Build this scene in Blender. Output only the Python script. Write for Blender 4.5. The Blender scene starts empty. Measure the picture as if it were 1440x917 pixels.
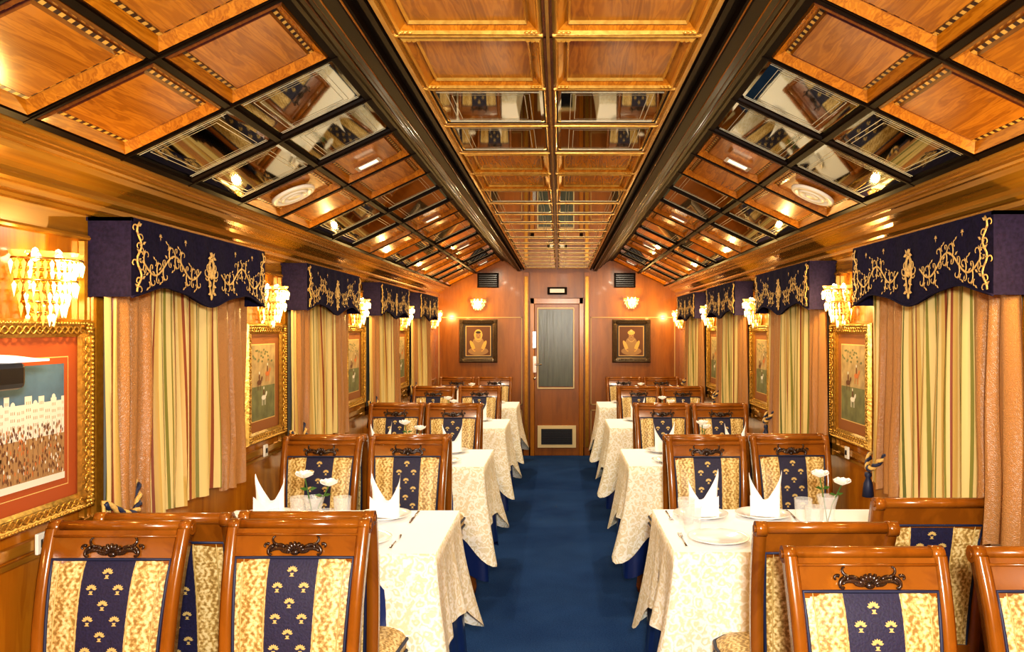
import bpy, bmesh, math, random
from mathutils import Vector, Matrix
random.seed(7)
sc=bpy.context.scene
try:
    sc.view_settings.view_transform='Standard'
    sc.view_settings.look='None'
except Exception: pass
for lk in ('Medium High Contrast','Standard - Medium High Contrast'):
    try:
        sc.view_settings.look=lk; print('LOOK',lk); break
    except Exception: pass
EYE=1.55; CX=-0.03; F=1100.0; YB=9.62; YF=-1.4; HW=1.5
pi=math.pi
# ------------------------------------------------------------ materials
def newmat(name):
    m=bpy.data.materials.new(name); m.use_nodes=True
    nt=m.node_tree; b=nt.nodes['Principled BSDF']
    return m,nt,b
def N(nt,t,**k):
    n=nt.nodes.new(t)
    for a,v in k.items(): setattr(n,a,v)
    return n
def ramp(nt,stops,interp='LINEAR'):
    r=N(nt,'ShaderNodeValToRGB'); cr=r.color_ramp; cr.interpolation=interp
    while len(cr.elements)<len(stops): cr.elements.new(0.5)
    for e,(p,c) in zip(cr.elements,stops):
        e.position=p; e.color=(c[0],c[1],c[2],1)
    return r
def math_(nt,op,a,b=None):
    n=N(nt,'ShaderNodeMath',operation=op)
    for i,x in enumerate((a,b)):
        if x is None: continue
        if isinstance(x,(int,float)): n.inputs[i].default_value=x
        else: nt.links.new(x,n.inputs[i])
    return n.outputs[0]
def plain(name,col,rough=.5,metal=0,coat=0,emit=None,es=0,trans=0,sheen=0,noise=0,spec=None,alpha=1,nmap=None):
    m,nt,b=newmat(name)
    b.inputs['Base Color'].default_value=(*col,1)
    b.inputs['Roughness'].default_value=rough
    b.inputs['Metallic'].default_value=metal
    b.inputs['Coat Weight'].default_value=coat
    b.inputs['Coat Roughness'].default_value=.08
    b.inputs['Transmission Weight'].default_value=trans
    b.inputs['Sheen Weight'].default_value=sheen
    b.inputs['Alpha'].default_value=alpha
    if spec is not None: b.inputs['Specular IOR Level'].default_value=spec
    if emit:
        b.inputs['Emission Color'].default_value=(*emit,1); b.inputs['Emission Strength'].default_value=es
    if noise:
        tc=N(nt,'ShaderNodeTexCoord'); no=N(nt,'ShaderNodeTexNoise'); no.inputs['Scale'].default_value=noise
        no.inputs['Detail'].default_value=4
        if nmap:
            mp=N(nt,'ShaderNodeMapping'); mp.inputs['Scale'].default_value=nmap
            nt.links.new(tc.outputs['Object'],mp.inputs[0]); nt.links.new(mp.outputs[0],no.inputs['Vector'])
        else: nt.links.new(tc.outputs['Object'],no.inputs['Vector'])
        r=ramp(nt,[(.3,[c*.65 for c in col]),(.7,[min(1,c*1.2) for c in col])])
        nt.links.new(no.outputs['Fac'],r.inputs[0]); nt.links.new(r.outputs[0],b.inputs['Base Color'])
        bp=N(nt,'ShaderNodeBump'); bp.inputs['Strength'].default_value=.25; bp.inputs['Distance'].default_value=.005
        nt.links.new(no.outputs['Fac'],bp.inputs['Height']); nt.links.new(bp.outputs[0],b.inputs['Normal'])
    return m
def wood(name,c1,c2,sc_=(14,14,1.6),rough=.28,coat=.3,amp=.07,metal=0,spec=.5):
    m,nt,b=newmat(name)
    tc=N(nt,'ShaderNodeTexCoord'); mp=N(nt,'ShaderNodeMapping'); mp.inputs['Scale'].default_value=sc_
    no=N(nt,'ShaderNodeTexNoise'); no.inputs['Scale'].default_value=1.6; no.inputs['Detail'].default_value=5
    no.inputs['Distortion'].default_value=.5
    nt.links.new(tc.outputs['Object'],mp.inputs[0]); nt.links.new(mp.outputs[0],no.inputs['Vector'])
    wv=math_(nt,'SINE',math_(nt,'MULTIPLY',no.outputs['Fac'],50.0))
    mix=math_(nt,'ADD',math_(nt,'MULTIPLY',wv,amp),no.outputs['Fac'])
    r=ramp(nt,[(.28,c1),(.72,c2)])
    nt.links.new(mix,r.inputs[0]); nt.links.new(r.outputs[0],b.inputs['Base Color'])
    b.inputs['Roughness'].default_value=rough; b.inputs['Coat Weight'].default_value=coat; b.inputs['Coat Roughness'].default_value=.06
    b.inputs['Metallic'].default_value=metal; b.inputs['Specular IOR Level'].default_value=spec
    return m
M={}
M['wall']=wood('wall_wood',(.30,.10,.005),(.45,.175,.010),(9,9,1.2),amp=.05,rough=.2,coat=.15)
M['panel']=wood('ceiling_wood',(.25,.08,.003),(.48,.18,.010),(18,1.6,18),rough=.2,amp=.12,coat=.15)
M['panel2']=wood('ceiling_frame_wood',(.09,.028,.002),(.17,.055,.004),(18,1.6,18),rough=.24,coat=.1)
M['dark']=wood('dark_beam_wood',(.006,.003,.0012),(.014,.0065,.0022),(10,1,10),rough=.45,coat=0,spec=.07)
M['cornice']=wood('cornice_wood',(.34,.155,.014),(.48,.24,.026),(30,.6,30),rough=.2,coat=.15,amp=.02,metal=.5)
M['gwood']=wood('gilded_bar_wood',(.44,.22,.03),(.66,.40,.08),(30,4,30),rough=.25,coat=.1,amp=.02,metal=.5)
M['chair']=wood('chair_wood',(.17,.052,.004),(.33,.112,.009),(5,9,2.2),rough=.2,coat=.35,amp=.03)
M['carve']=wood('carved_dark_wood',(.014,.007,.004),(.042,.018,.008),(20,20,20),rough=.25,coat=.3)
M['door']=wood('door_wood',(.21,.066,.004),(.33,.108,.007),(9,9,1.2),amp=.04,coat=.1)
M['gold']=plain('gilt_metal',(.58,.36,.08),.3,.8,noise=60)
M['cream']=plain('cream_moulding',(.75,.6,.32),.35)
M['tanline']=plain('tan_moulding',(.50,.32,.10),.35)
M['brass']=plain('brass',(.75,.5,.16),.2,1)
M['brown_inlay']=plain('dark_inlay',(.04,.015,.006),.3)
M['lite_inlay']=plain('light_inlay',(.66,.38,.07),.3)
M['mirror']=plain('mirror_glass',(.42,.42,.35),.03,1)
M['etch']=plain('etched_glass_line',(.58,.56,.44),.4,.2)
M['blue']=plain('navy_velvet',(.012,.009,.032),.85,noise=90,spec=.12)
M['bluepipe']=plain('navy_piping',(.012,.02,.06),.5)
M['satin']=plain('blue_satin',(.009,.028,.14),.3,coat=.2)
M['emb']=plain('gold_embroidery_thread',(.66,.42,.13),.5,.1,noise=150)
M['motif']=plain('gold_woven_motif',(.58,.42,.15),.45,.05)
M['white']=plain('white_linen_and_overlit_top',(.99,.99,.99),.8)
M['porcelain']=plain('white_porcelain',(.95,.95,.94),.12,coat=.5)
M['glass']=plain('clear_glass',(.95,.97,.97),.03,alpha=.22,coat=.6)
M['steel']=plain('polished_steel',(.8,.8,.8),.15,1)
M['crystal']=plain('amber_lit_crystal',(.9,.5,.15),.08,0,coat=.8,emit=(1,.48,.07),es=.9,alpha=.8)  # bulb light caught in the drops is put in as emission
M['crystal2']=plain('bright_lit_crystal',(1,.85,.5),.08,0,coat=.8,emit=(1,.78,.36),es=2.6,alpha=.9)
M['bulb']=plain('glowing_bulb',(1,.9,.6),.4,emit=(1,.82,.46),es=20)
M['lampwhite']=plain('white_shade_added_glow',(.95,.93,.88),.5,emit=(1,.93,.82),es=.5)  # emission added so the lid shows white
M['rose']=plain('white_rose_petal',(.96,.95,.92),.6)
M['leaf']=plain('green_leaf',(.05,.14,.02),.5)
M['blind']=plain('grey_window_blind',(.32,.33,.32),.6)
M['white_plastic']=plain('white_plastic',(.78,.75,.65),.35)
M['black']=plain('black_plastic',(.008,.008,.01),.3)
M['darkglass']=plain('dark_door_glass',(.075,.088,.060),.25,0,noise=5,nmap=(6,1,.6))
M['matred']=plain('red_mat_board',(.36,.075,.014),.6)
M['matgold']=plain('gold_mat_line',(.7,.46,.16),.4)
M['matbrown']=plain('brown_mat_board',(.26,.095,.022),.6)
M['paper']=plain('painted_paper',(.40,.29,.13),.6,noise=18)
M['sky']=plain('painted_blue_sky',(.09,.17,.25),.6,noise=9)
M['green']=plain('painted_green_field',(.16,.17,.07),.6,noise=14)
M['pwhite']=plain('painted_white',(.70,.66,.56),.6)
M['pbrown']=plain('painted_brown',(.13,.05,.02),.6)
M['ptan']=plain('painted_tan',(.34,.20,.08),.6)
M['porange']=plain('painted_orange',(.5,.16,.04),.6)
M['pdark']=plain('painted_dark',(.03,.02,.014),.5)
M['skin']=plain('painted_skin',(.36,.20,.08),.6)
M['antique']=plain('antique_frame',(.11,.075,.04),.35,.5,noise=80)
M['bulb2']=plain('lamp_diffuser',(.9,.85,.7),.5,emit=(1,.85,.6),es=1.2)
m,nt,b=newmat('navy_carpet'); M['carpet']=m
tc=N(nt,'ShaderNodeTexCoord'); no=N(nt,'ShaderNodeTexNoise'); no.inputs['Scale'].default_value=140; no.inputs['Detail'].default_value=5
no2=N(nt,'ShaderNodeTexNoise'); no2.inputs['Scale'].default_value=2.5
nt.links.new(tc.outputs['Object'],no.inputs['Vector']); nt.links.new(tc.outputs['Object'],no2.inputs['Vector'])
mx=math_(nt,'ADD',math_(nt,'MULTIPLY',no.outputs['Fac'],.6),math_(nt,'MULTIPLY',no2.outputs['Fac'],.4))
r=ramp(nt,[(.35,(.010,.034,.11)),(.65,(.026,.074,.20))]); nt.links.new(mx,r.inputs[0]); nt.links.new(r.outputs[0],b.inputs['Base Color'])
b.inputs['Roughness'].default_value=.95; b.inputs['Specular IOR Level'].default_value=.1
bp=N(nt,'ShaderNodeBump'); bp.inputs['Strength'].default_value=.5; bp.inputs['Distance'].default_value=.004
nt.links.new(no.outputs['Fac'],bp.inputs['Height']); nt.links.new(bp.outputs[0],b.inputs['Normal'])
def damask(name,c1,c2,scale,rough,freq=26,thr=.1,sheen=0,bump=.3,warp=.5):
    m,nt,b=newmat(name)
    tc=N(nt,'ShaderNodeTexCoord'); vo=N(nt,'ShaderNodeTexVoronoi'); vo.inputs['Scale'].default_value=scale
    nz=N(nt,'ShaderNodeTexNoise'); nz.inputs['Scale'].default_value=scale*1.2
    ad=N(nt,'ShaderNodeVectorMath',operation='ADD'); ml=N(nt,'ShaderNodeVectorMath',operation='SCALE'); ml.inputs['Scale'].default_value=warp/scale
    nt.links.new(tc.outputs['Object'],nz.inputs['Vector']); nt.links.new(nz.outputs['Color'],ml.inputs[0])
    nt.links.new(tc.outputs['Object'],ad.inputs[0]); nt.links.new(ml.outputs[0],ad.inputs[1])
    nt.links.new(ad.outputs[0],vo.inputs['Vector'])
    s=math_(nt,'SINE',math_(nt,'MULTIPLY',vo.outputs['Distance'],freq))
    s=math_(nt,'ADD',math_(nt,'MULTIPLY',s,.5),.5)
    r=ramp(nt,[(.5-thr,c1),(.5+thr,c2)]); nt.links.new(s,r.inputs[0]); nt.links.new(r.outputs[0],b.inputs['Base Color'])
    b.inputs['Roughness'].default_value=rough; b.inputs['Sheen Weight'].default_value=sheen
    bp=N(nt,'ShaderNodeBump'); bp.inputs['Strength'].default_value=bump; bp.inputs['Distance'].default_value=.002
    nt.links.new(s,bp.inputs['Height']); nt.links.new(bp.outputs[0],b.inputs['Normal'])
    return m
M['cloth']=damask('cream_damask_cloth',(.78,.70,.48),(.98,.96,.86),26,.5,freq=14,thr=.4,warp=1.3)
M['drape']=damask('copper_silk',(.33,.155,.048),(.39,.185,.058),60,.42)
M['bfab']=plain('navy_brocade',(.014,.013,.05),.6,noise=160)
# antique gold brocade: vertical bands with a fine woven scroll
m,nt,b=newmat('gold_scroll_brocade'); M['gfab']=m
tc=N(nt,'ShaderNodeTexCoord'); sp=N(nt,'ShaderNodeSeparateXYZ'); nt.links.new(tc.outputs['Object'],sp.inputs[0])
z=math_(nt,'ADD',sp.outputs[2],math_(nt,'MULTIPLY',sp.outputs[1],.9)); x=sp.outputs[0]
vine=math_(nt,'ADD',x,math_(nt,'MULTIPLY',math_(nt,'SINE',math_(nt,'MULTIPLY',z,130.0)),.006))
sw=math_(nt,'SINE',math_(nt,'MULTIPLY',vine,330.0))
vb=math_(nt,'SINE',math_(nt,'MULTIPLY',x,115.0))
hz=math_(nt,'SINE',math_(nt,'MULTIPLY',z,520.0))
nz=N(nt,'ShaderNodeTexNoise'); nz.inputs['Scale'].default_value=110; nz.inputs['Detail'].default_value=3; nt.links.new(tc.outputs['Object'],nz.inputs['Vector'])
ss=math_(nt,'ADD',math_(nt,'ADD',math_(nt,'ADD',math_(nt,'MULTIPLY',sw,.16),.5),math_(nt,'ADD',math_(nt,'MULTIPLY',vb,.12),math_(nt,'MULTIPLY',hz,.05))),math_(nt,'MULTIPLY',math_(nt,'SUBTRACT',nz.outputs['Fac'],.5),2.0))
r=ramp(nt,[(.2,(.30,.18,.045)),(.5,(.58,.40,.14)),(.8,(.80,.64,.32))]); nt.links.new(ss,r.inputs[0]); nt.links.new(r.outputs[0],b.inputs['Base Color'])
b.inputs['Roughness'].default_value=.42
bp=N(nt,'ShaderNodeBump'); bp.inputs['Strength'].default_value=.3; bp.inputs['Distance'].default_value=.002
nt.links.new(ss,bp.inputs['Height']); nt.links.new(bp.outputs[0],b.inputs['Normal'])
def stripes(name,stops,rep):
    m,nt,b=newmat(name)
    uv=N(nt,'ShaderNodeUVMap'); sp=N(nt,'ShaderNodeSeparateXYZ'); nt.links.new(uv.outputs[0],sp.inputs[0])
    fr=math_(nt,'FRACT',math_(nt,'MULTIPLY',sp.outputs[0],rep))
    r=ramp(nt,stops,'CONSTANT'); nt.links.new(fr,r.inputs[0]); nt.links.new(r.outputs[0],b.inputs['Base Color'])
    b.inputs['Roughness'].default_value=.5
    return m
CR=(.62,.48,.20); OL=(.20,.19,.035); RB=(.22,.05,.015); GO=(.50,.33,.09); DG=(.10,.11,.025)
M['stripe']=stripes('striped_silk',[(0,CR),(.15,OL),(.20,CR),(.29,RB),(.34,GO),(.45,CR),(.55,DG),(.60,CR),(.70,GO),(.78,RB),(.83,CR),(.94,OL)],1.0)
# ------------------------------------------------------------ mesh builder
class MB:
    def __init__(s): s.v=[];s.f=[];s.m=[];s.s=[];s.uv={}
    def add(s,vs,fs,mat=0,smooth=False,M_=None,uvs=None):
        o=len(s.v)
        for i,p in enumerate(vs):
            p=Vector(p)
            if M_ is not None: p=M_@p
            s.v.append(p)
            if uvs: s.uv[o+i]=uvs[i]
        for f in fs: s.f.append([o+i for i in f]); s.m.append(mat); s.s.append(smooth)
    def box(s,x0,x1,y0,y1,z0,z1,mat=0,M_=None):
        s.add([(x0,y0,z0),(x1,y0,z0),(x1,y1,z0),(x0,y1,z0),(x0,y0,z1),(x1,y0,z1),(x1,y1,z1),(x0,y1,z1)],
              [(0,3,2,1),(4,5,6,7),(0,1,5,4),(1,2,6,5),(2,3,7,6),(3,0,4,7)],mat,False,M_)
    def grid(s,g,mat=0,smooth=True,cu=False,cv=False,M_=None,uv=None):
        nu=len(g);nv=len(g[0]);vs=[p for row in g for p in row];fs=[]
        for i in range(nu if cu else nu-1):
            for j in range(nv if cv else nv-1):
                fs.append((i*nv+j,((i+1)%nu)*nv+j,((i+1)%nu)*nv+(j+1)%nv,i*nv+(j+1)%nv))
        uvs=None
        if uv: uvs=[(i/(nu-1)*uv[0],j/(nv-1)*uv[1]) for i in range(nu) for j in range(nv)]
        s.add(vs,fs,mat,smooth,M_,uvs)
    def tube(s,pts,r,n=6,mat=0,closed=False,M_=None,flat=1.0,caps=True):
        pts=[Vector(p) for p in pts]; k=len(pts)
        R=r if isinstance(r,(list,tuple)) else [r]*k
        up=None; rings=[]
        for i,p in enumerate(pts):
            a=pts[(i-1)%k] if (closed or i>0) else p
            c=pts[(i+1)%k] if (closed or i<k-1) else p
            t=(c-a)
            t=t.normalized() if t.length>1e-9 else Vector((0,0,1))
            if up is None:
                up=Vector((0,1,0)) if abs(t.y)<.9 else Vector((0,0,1))
            up=(up-t*up.dot(t)); up=up.normalized() if up.length>1e-6 else Vector((1,0,0))
            sd=t.cross(up)
            rings.append([p+sd*math.cos(q*2*pi/n)*R[i]+up*math.sin(q*2*pi/n)*R[i]*flat for q in range(n)])
        s.grid(rings,mat,True,closed,True,M_)
        if not closed and caps:
            s.add(rings[0],[tuple(range(n))],mat,False,M_); s.add(rings[-1],[tuple(range(n))],mat,False,M_)
    def lathe(s,prof,n=20,mat=0,M_=None,a0=0,a1=2*pi,smooth=True):
        full=abs(a1-a0-2*pi)<1e-6; cnt=n if full else n+1
        g=[[(r*math.cos(a0+(a1-a0)*i/n),r*math.sin(a0+(a1-a0)*i/n),z) for (r,z) in prof] for i in range(cnt)]
        s.grid(g,mat,smooth,full,False,M_)
    def ball(s,c,r,mat=0,n=8,M_=None):
        if not isinstance(r,(tuple,list)): r=(r,r,r)
        g=[[(c[0]+r[0]*math.cos(2*pi*i/n)*math.sin(pi*j/(n//2+1)),c[1]+r[1]*math.sin(2*pi*i/n)*math.sin(pi*j/(n//2+1)),c[2]+r[2]*math.cos(pi*j/(n//2+1))) for j in range(n//2+2)] for i in range(n)]
        s.grid(g,mat,True,True,False,M_)
    def ring(s,w0,h0,z0,w1,h1,z1,mat=0,M_=None,cx=0,cy=0):
        a=[(-w0/2,-h0/2,z0),(w0/2,-h0/2,z0),(w0/2,h0/2,z0),(-w0/2,h0/2,z0)]
        b=[(-w1/2,-h1/2,z1),(w1/2,-h1/2,z1),(w1/2,h1/2,z1),(-w1/2,h1/2,z1)]
        s.add(a+b,[(i,(i+1)%4,4+(i+1)%4,4+i) for i in range(4)],mat,False,M_)
    def mesh(s,name,mats,merge=True):
        me=bpy.data.meshes.new(name)
        me.from_pydata([tuple(p) for p in s.v],[],s.f)
        for k in mats: me.materials.append(M[k])
        me.polygons.foreach_set('material_index',s.m); me.polygons.foreach_set('use_smooth',s.s)
        if s.uv:
            ul=me.uv_layers.new(name='UVMap')
            for l in me.loops: ul.data[l.index].uv=s.uv.get(l.vertex_index,(0,0))
        bm=bmesh.new(); bm.from_mesh(me)
        if merge and not s.uv: bmesh.ops.remove_doubles(bm,verts=bm.verts,dist=1e-5)
        bmesh.ops.recalc_face_normals(bm,faces=bm.faces); bm.to_mesh(me); bm.free()
        me.update(); return me
def link(o): bpy.context.collection.objects.link(o); return o
def obj(name,mb,mats,parent=None,loc=(0,0,0),rot=0,label=None,cat=None,group=None,kind=None,bevel=None):
    me=mb.mesh(name,mats) if isinstance(mb,MB) else mb
    o=link(bpy.data.objects.new(name,me)); o.location=loc; o.rotation_euler=(0,0,rot)
    if parent: o.parent=parent
    if label:o['label']=label
    if cat:o['category']=cat
    if group:o['group']=group
    if kind:o['kind']=kind
    if bevel:
        b=o.modifiers.new('bevel','BEVEL'); b.width=bevel; b.segments=2; b.limit_method='ANGLE'
    return o
def empty(name,label,cat,group=None,loc=(0,0,0),rot=0):
    o=link(bpy.data.objects.new(name,None)); o.empty_display_size=.1; o.location=loc; o.rotation_euler=(0,0,rot)
    o['label']=label;o['category']=cat
    if group:o['group']=group
    return o
def clone(o,loc,rot=0,parent=None,label=None):
    n=o.copy(); link(n)
    if parent is None:
        n.location=loc; n.rotation_euler=(0,0,rot)
        if label: n['label']=label
    else: n.parent=parent
    for c in o.children: clone(c,None,parent=n)
    return n
ORIG={}
def place(key,maker,loc,rot=0,label=None):
    if key not in ORIG:
        o=maker(); ORIG[key]=o; o.location=loc; o.rotation_euler=(0,0,rot)
        if label:o['label']=label
        return o
    return clone(ORIG[key],loc,rot,label=label)
# ------------------------------------------------------------ room shell
def struct(name,mb,mats,label,bevel=None): 
    return obj(name,mb,mats,label=label,kind='structure',cat=name.split('_')[0],bevel=bevel)
L=CX-HW; R=CX+HW
a=MB(); a.box(L-.1,R+.1,YF-.1,YB+.1,-.1,0); struct('floor',a,['carpet'],'navy blue carpeted floor')
a=MB(); a.box(L-.1,L,YF,YB,0,2.6); struct('wall_left',a,['wall'],'honey wood panelled carriage side wall')
a=MB(); a.box(R,R+.1,YF,YB,0,2.6); struct('wall_right',a,['wall'],'honey wood panelled carriage side wall')
a=MB(); a.box(L-.1,R+.1,YB,YB+.1,0,2.6); struct('wall_back',a,['door'],'brown wood end wall of the carriage')
a=MB(); a.box(L-.1,R+.1,YF-.1,YF,0,2.6); struct('wall_front',a,['wall'],'honey wood end wall of the carriage')
P=.44; Y0=2.42-P*5
ang=math.atan2(.32,.67); SL=math.hypot(.67,.32)
rows=[Y0+i*P for i in range(0,22)]
YE=YB
a=MB()
def strip(p,q,mat):
    a.add([(CX+p[0],YF,EYE+p[1]),(CX+q[0],YF,EYE+q[1]),(CX+q[0],YE,EYE+q[1]),(CX+p[0],YE,EYE+p[1])],[(0,1,2,3)],mat)
strip((-.42,.775),(.42,.775),0)
for s in (-1,1):
    strip((s*.62,.905),(s*1.42,.525),0)
    prof=[(.395,.775),(.395,.738),(.404,.738),(.404,.728),(.418,.728),(.418,.742),(.44,.742),(.44,.72),(.452,.712),(.485,.712),(.492,.72),(.492,.742),(.505,.745),(.53,.748),(.53,.765),(.548,.765),(.552,.79),(.575,.792),(.60,.812),(.60,.825),(.625,.828),(.645,.842),(.66,.842),(.665,.90)]
    g=[[(CX+s*p[0],y,EYE+p[1]) for p in prof] for y in (YF,YE)]
    a.grid(g,1,False)
    for bx,bz in ((.446,.714),(.489,.714),(.54,.763),(.587,.80)):
        a.tube([(CX+s*bx,YF,EYE+bz),(CX+s*bx,YE,EYE+bz)],.0025,5,3)
def slopeM(s,y):
    o=Vector((CX+s*.66,y,EYE+.85))
    ax=Vector((s*math.cos(ang),0,-math.sin(ang))); ay=Vector((0,1,0)); az=ax.cross(ay)
    if az.z<0: az=-az
    return Matrix(((ax.x,ay.x,az.x,o.x),(ax.y,ay.y,az.y,o.y),(ax.z,ay.z,az.z,o.z),(0,0,0,1)))
for y in rows+[rows[-1]+P]:
    if y>YB-.02: continue
    a.box(CX-.395,CX+.395,y-.012,y+.012,EYE+.743,EYE+.77,3)
    a.box(CX-.395,CX+.395,y-.004,y+.004,EYE+.739,EYE+.745,2)
    for s in (-1,1):
        a.box(0,SL,-.010,.010,-.006,.03,1,slopeM(s,y))
        a.box(0,SL,-.004,.004,-.010,.0,1,slopeM(s,y))
a.box(CX-.012,CX+.012,YF,YE,EYE+.739,EYE+.77,3)
a.box(CX-.004,CX+.004,YF,YE,EYE+.733,EYE+.74,2)
for s in (-1,1):
    a.box(CX+s*.39-.006,CX+s*.39+.006,YF,YE,EYE+.73,EYE+.77,2)
    for x in (.012,SL/2,SL-.012): a.box(x-.010,x+.010,YF,YE,-.008,.03,1,slopeM(s,0))
ceil=struct('ceiling',a,['panel2','dark','gwood','panel2'],'vaulted coffered wooden ceiling with mirrored panels')
def coffer(kind,w,h,zone):
    a=MB()
    if kind=='wood':
        if zone=='c':
            a.ring(w,h,.0,w-.022,h-.022,-.010,2); a.ring(w-.022,h-.022,-.010,w-.03,h-.03,-.002,2)
            a.ring(w-.03,h-.03,-.002,w-.07,h-.07,.014,0); a.ring(w-.07,h-.07,.014,w-.078,h-.078,.004,2); a.ring(w-.078,h-.078,.004,w-.088,h-.088,.012,2)
            W,H=w-.088,h-.088
            for ex in (-1,1):
                for ez in (-1,1):
                    for q in range(3): a.ball((ex*(w/2-.016-.012*q),ez*(h/2-.016),-.008),(.007,.005,.004),2,6)
        else:
            a.ring(w,h,.0,w-.03,h-.03,-.012,1); a.ring(w-.03,h-.03,-.012,w-.075,h-.075,.014,0)
            bw=.016; W,H=w-.075,h-.075
            a.ring(W,H,.014,W-.004,H-.004,.012,1)
            W2,H2=W-.004,H-.004
            nx=int(W2/bw); ny=int(H2/bw)
            for e in (-1,1):
                for i in range(nx):
                    x0=-W2/2+i*W2/nx
                    a.add([(x0,e*H2/2,.012),(x0+W2/nx,e*H2/2,.012),(x0+W2/nx,e*(H2/2-.011),.011),(x0,e*(H2/2-.011),.011)],[(0,1,2,3)],3 if i%2 else 4)
                for i in range(ny):
                    y0=-H2/2+i*H2/ny
                    a.add([(e*W2/2,y0,.0115),(e*W2/2,y0+H2/ny,.0115),(e*(W2/2-.011),y0+H2/ny,.0105),(e*(W2/2-.011),y0,.0105)],[(0,1,2,3)],3 if i%2 else 4)
            a.ring(W2-.022,H2-.022,.011,W2-.037,H2-.037,.004,1); W,H=W2-.037,H2-.037
            a.add([(-W/2,-H/2,.004),(W/2,-H/2,.004),(W/2,H/2,.004),(-W/2,H/2,.004)],[(0,1,2,3)],0)
            return a.mesh('wood_panel',['panel','panel2','gwood','brown_inlay','lite_inlay'])
        a.add([(-W/2,-H/2,.012),(W/2,-H/2,.012),(W/2,H/2,.012),(-W/2,H/2,.012)],[(0,1,2,3)],0)
        return a.mesh('wood_panel',['panel','panel2','gwood'])
    else:
        c=2 if zone=='c' else 0
        zz=-.002 if zone=='c' else -.008
        a.ring(w,h,.0,w-.008,h-.008,zz,c); a.ring(w-.008,h-.008,zz,w-.014,h-.014,0,c); a.ring(w-.014,h-.014,0,w-.026,h-.026,.002,0)
        W,H=w-.026,h-.026
        a.ring(W,H,.002,W-.02,H-.02,.0,1)
        a.add([(-W/2+.01,-H/2+.01,0),(W/2-.01,-H/2+.01,0),(W/2-.01,H/2-.01,0),(-W/2+.01,H/2-.01,0)],[(0,1,2,3)],1)
        for k in (.04,.056):
            a.ring(W-k*2,H-k*2,-.0006,W-k*2-.005,H-k*2-.005,-.0006,3)
        for e in (-1,1):
            for q in (.015,.028): a.box(-W/2+.01,W/2-.01,e*(H/2-q)-.0015,e*(H/2-q)+.0015,-.001,-.0004,3)
        return a.mesh('mirror_panel',['dark','mirror','gwood','etch'])
cw=.384-.012; ch=P-.024; sw_=SL/2-.022
CM={('wood','c'):coffer('wood',cw,ch,'c'),('mirror','c'):coffer('mirror',cw,ch,'c'),('wood','s'):coffer('wood',sw_,ch+.004,'s'),('mirror','s'):coffer('mirror',sw_,ch+.004,'s')}
for i,y in enumerate(rows):
    yc=y+P/2
    if y+P>YB: continue
    kind='mirror' if ((i-5)//2)%2==0 else 'wood'
    kc='mirror' if i>=9 else kind
    for s in (-1,1):
        o=obj(kc+'_panel',CM[(kc,'c')],None,parent=ceil,loc=(CX+s*(.012+cw/2),yc,EYE+.748))
        for j in (0,1):
            o=obj(kind+'_panel',CM[(kind,'s')],None,parent=ceil)
            p=slopeM(s,yc)@Vector((SL*(j*.5+.25)+(.004 if j==0 else -.004),0,0.004))
            o.location=p; o.rotation_euler=(0,s*ang,0)
prof=[(1.5,.285),(1.484,.285),(1.480,.292),(1.484,.30),(1.496,.302),(1.496,.365),(1.478,.367),(1.474,.376),(1.478,.384),(1.468,.386),(1.468,.402),(1.452,.404),(1.444,.412),(1.446,.424),(1.456,.428),(1.452,.440),(1.440,.452),(1.420,.462),(1.404,.474),(1.396,.490),(1.380,.491),(1.374,.498),(1.378,.507),(1.362,.509),(1.362,.518),(1.343,.52),(1.336,.53),(1.325,.545),(1.36,.58)]
for k,s in enumerate((-1,1)):
    a=MB(); a.grid([[(CX+s*p[0],y,EYE+p[1]) for p in prof] for y in (YF,YB)],0,False)
    struct('trim_%d'%(k+1),a,['cornice'],'polished golden wood crown cornice along the wall')
for k,s in enumerate((-1,1)):
    X=CX+s*HW
    a=MB(); a.box(min(X,X-s*.012),max(X,X-s*.012),YF,YB,0,.12); struct('baseboard_'+('left','right')[k],a,['dark'],'dark wood baseboard')
    a=MB()
    for z,h in ((.93,.03),): a.box(min(X,X-s*.02),max(X,X-s*.02),YF,YB,z-h/2,z+h/2)
    a.box(min(X,X-s*.012),max(X,X-s*.012),YF,YB,.885,.9)
    struct('trim_%d'%(k+3),a,['cornice'],'wooden dado rail along the wall')
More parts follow.
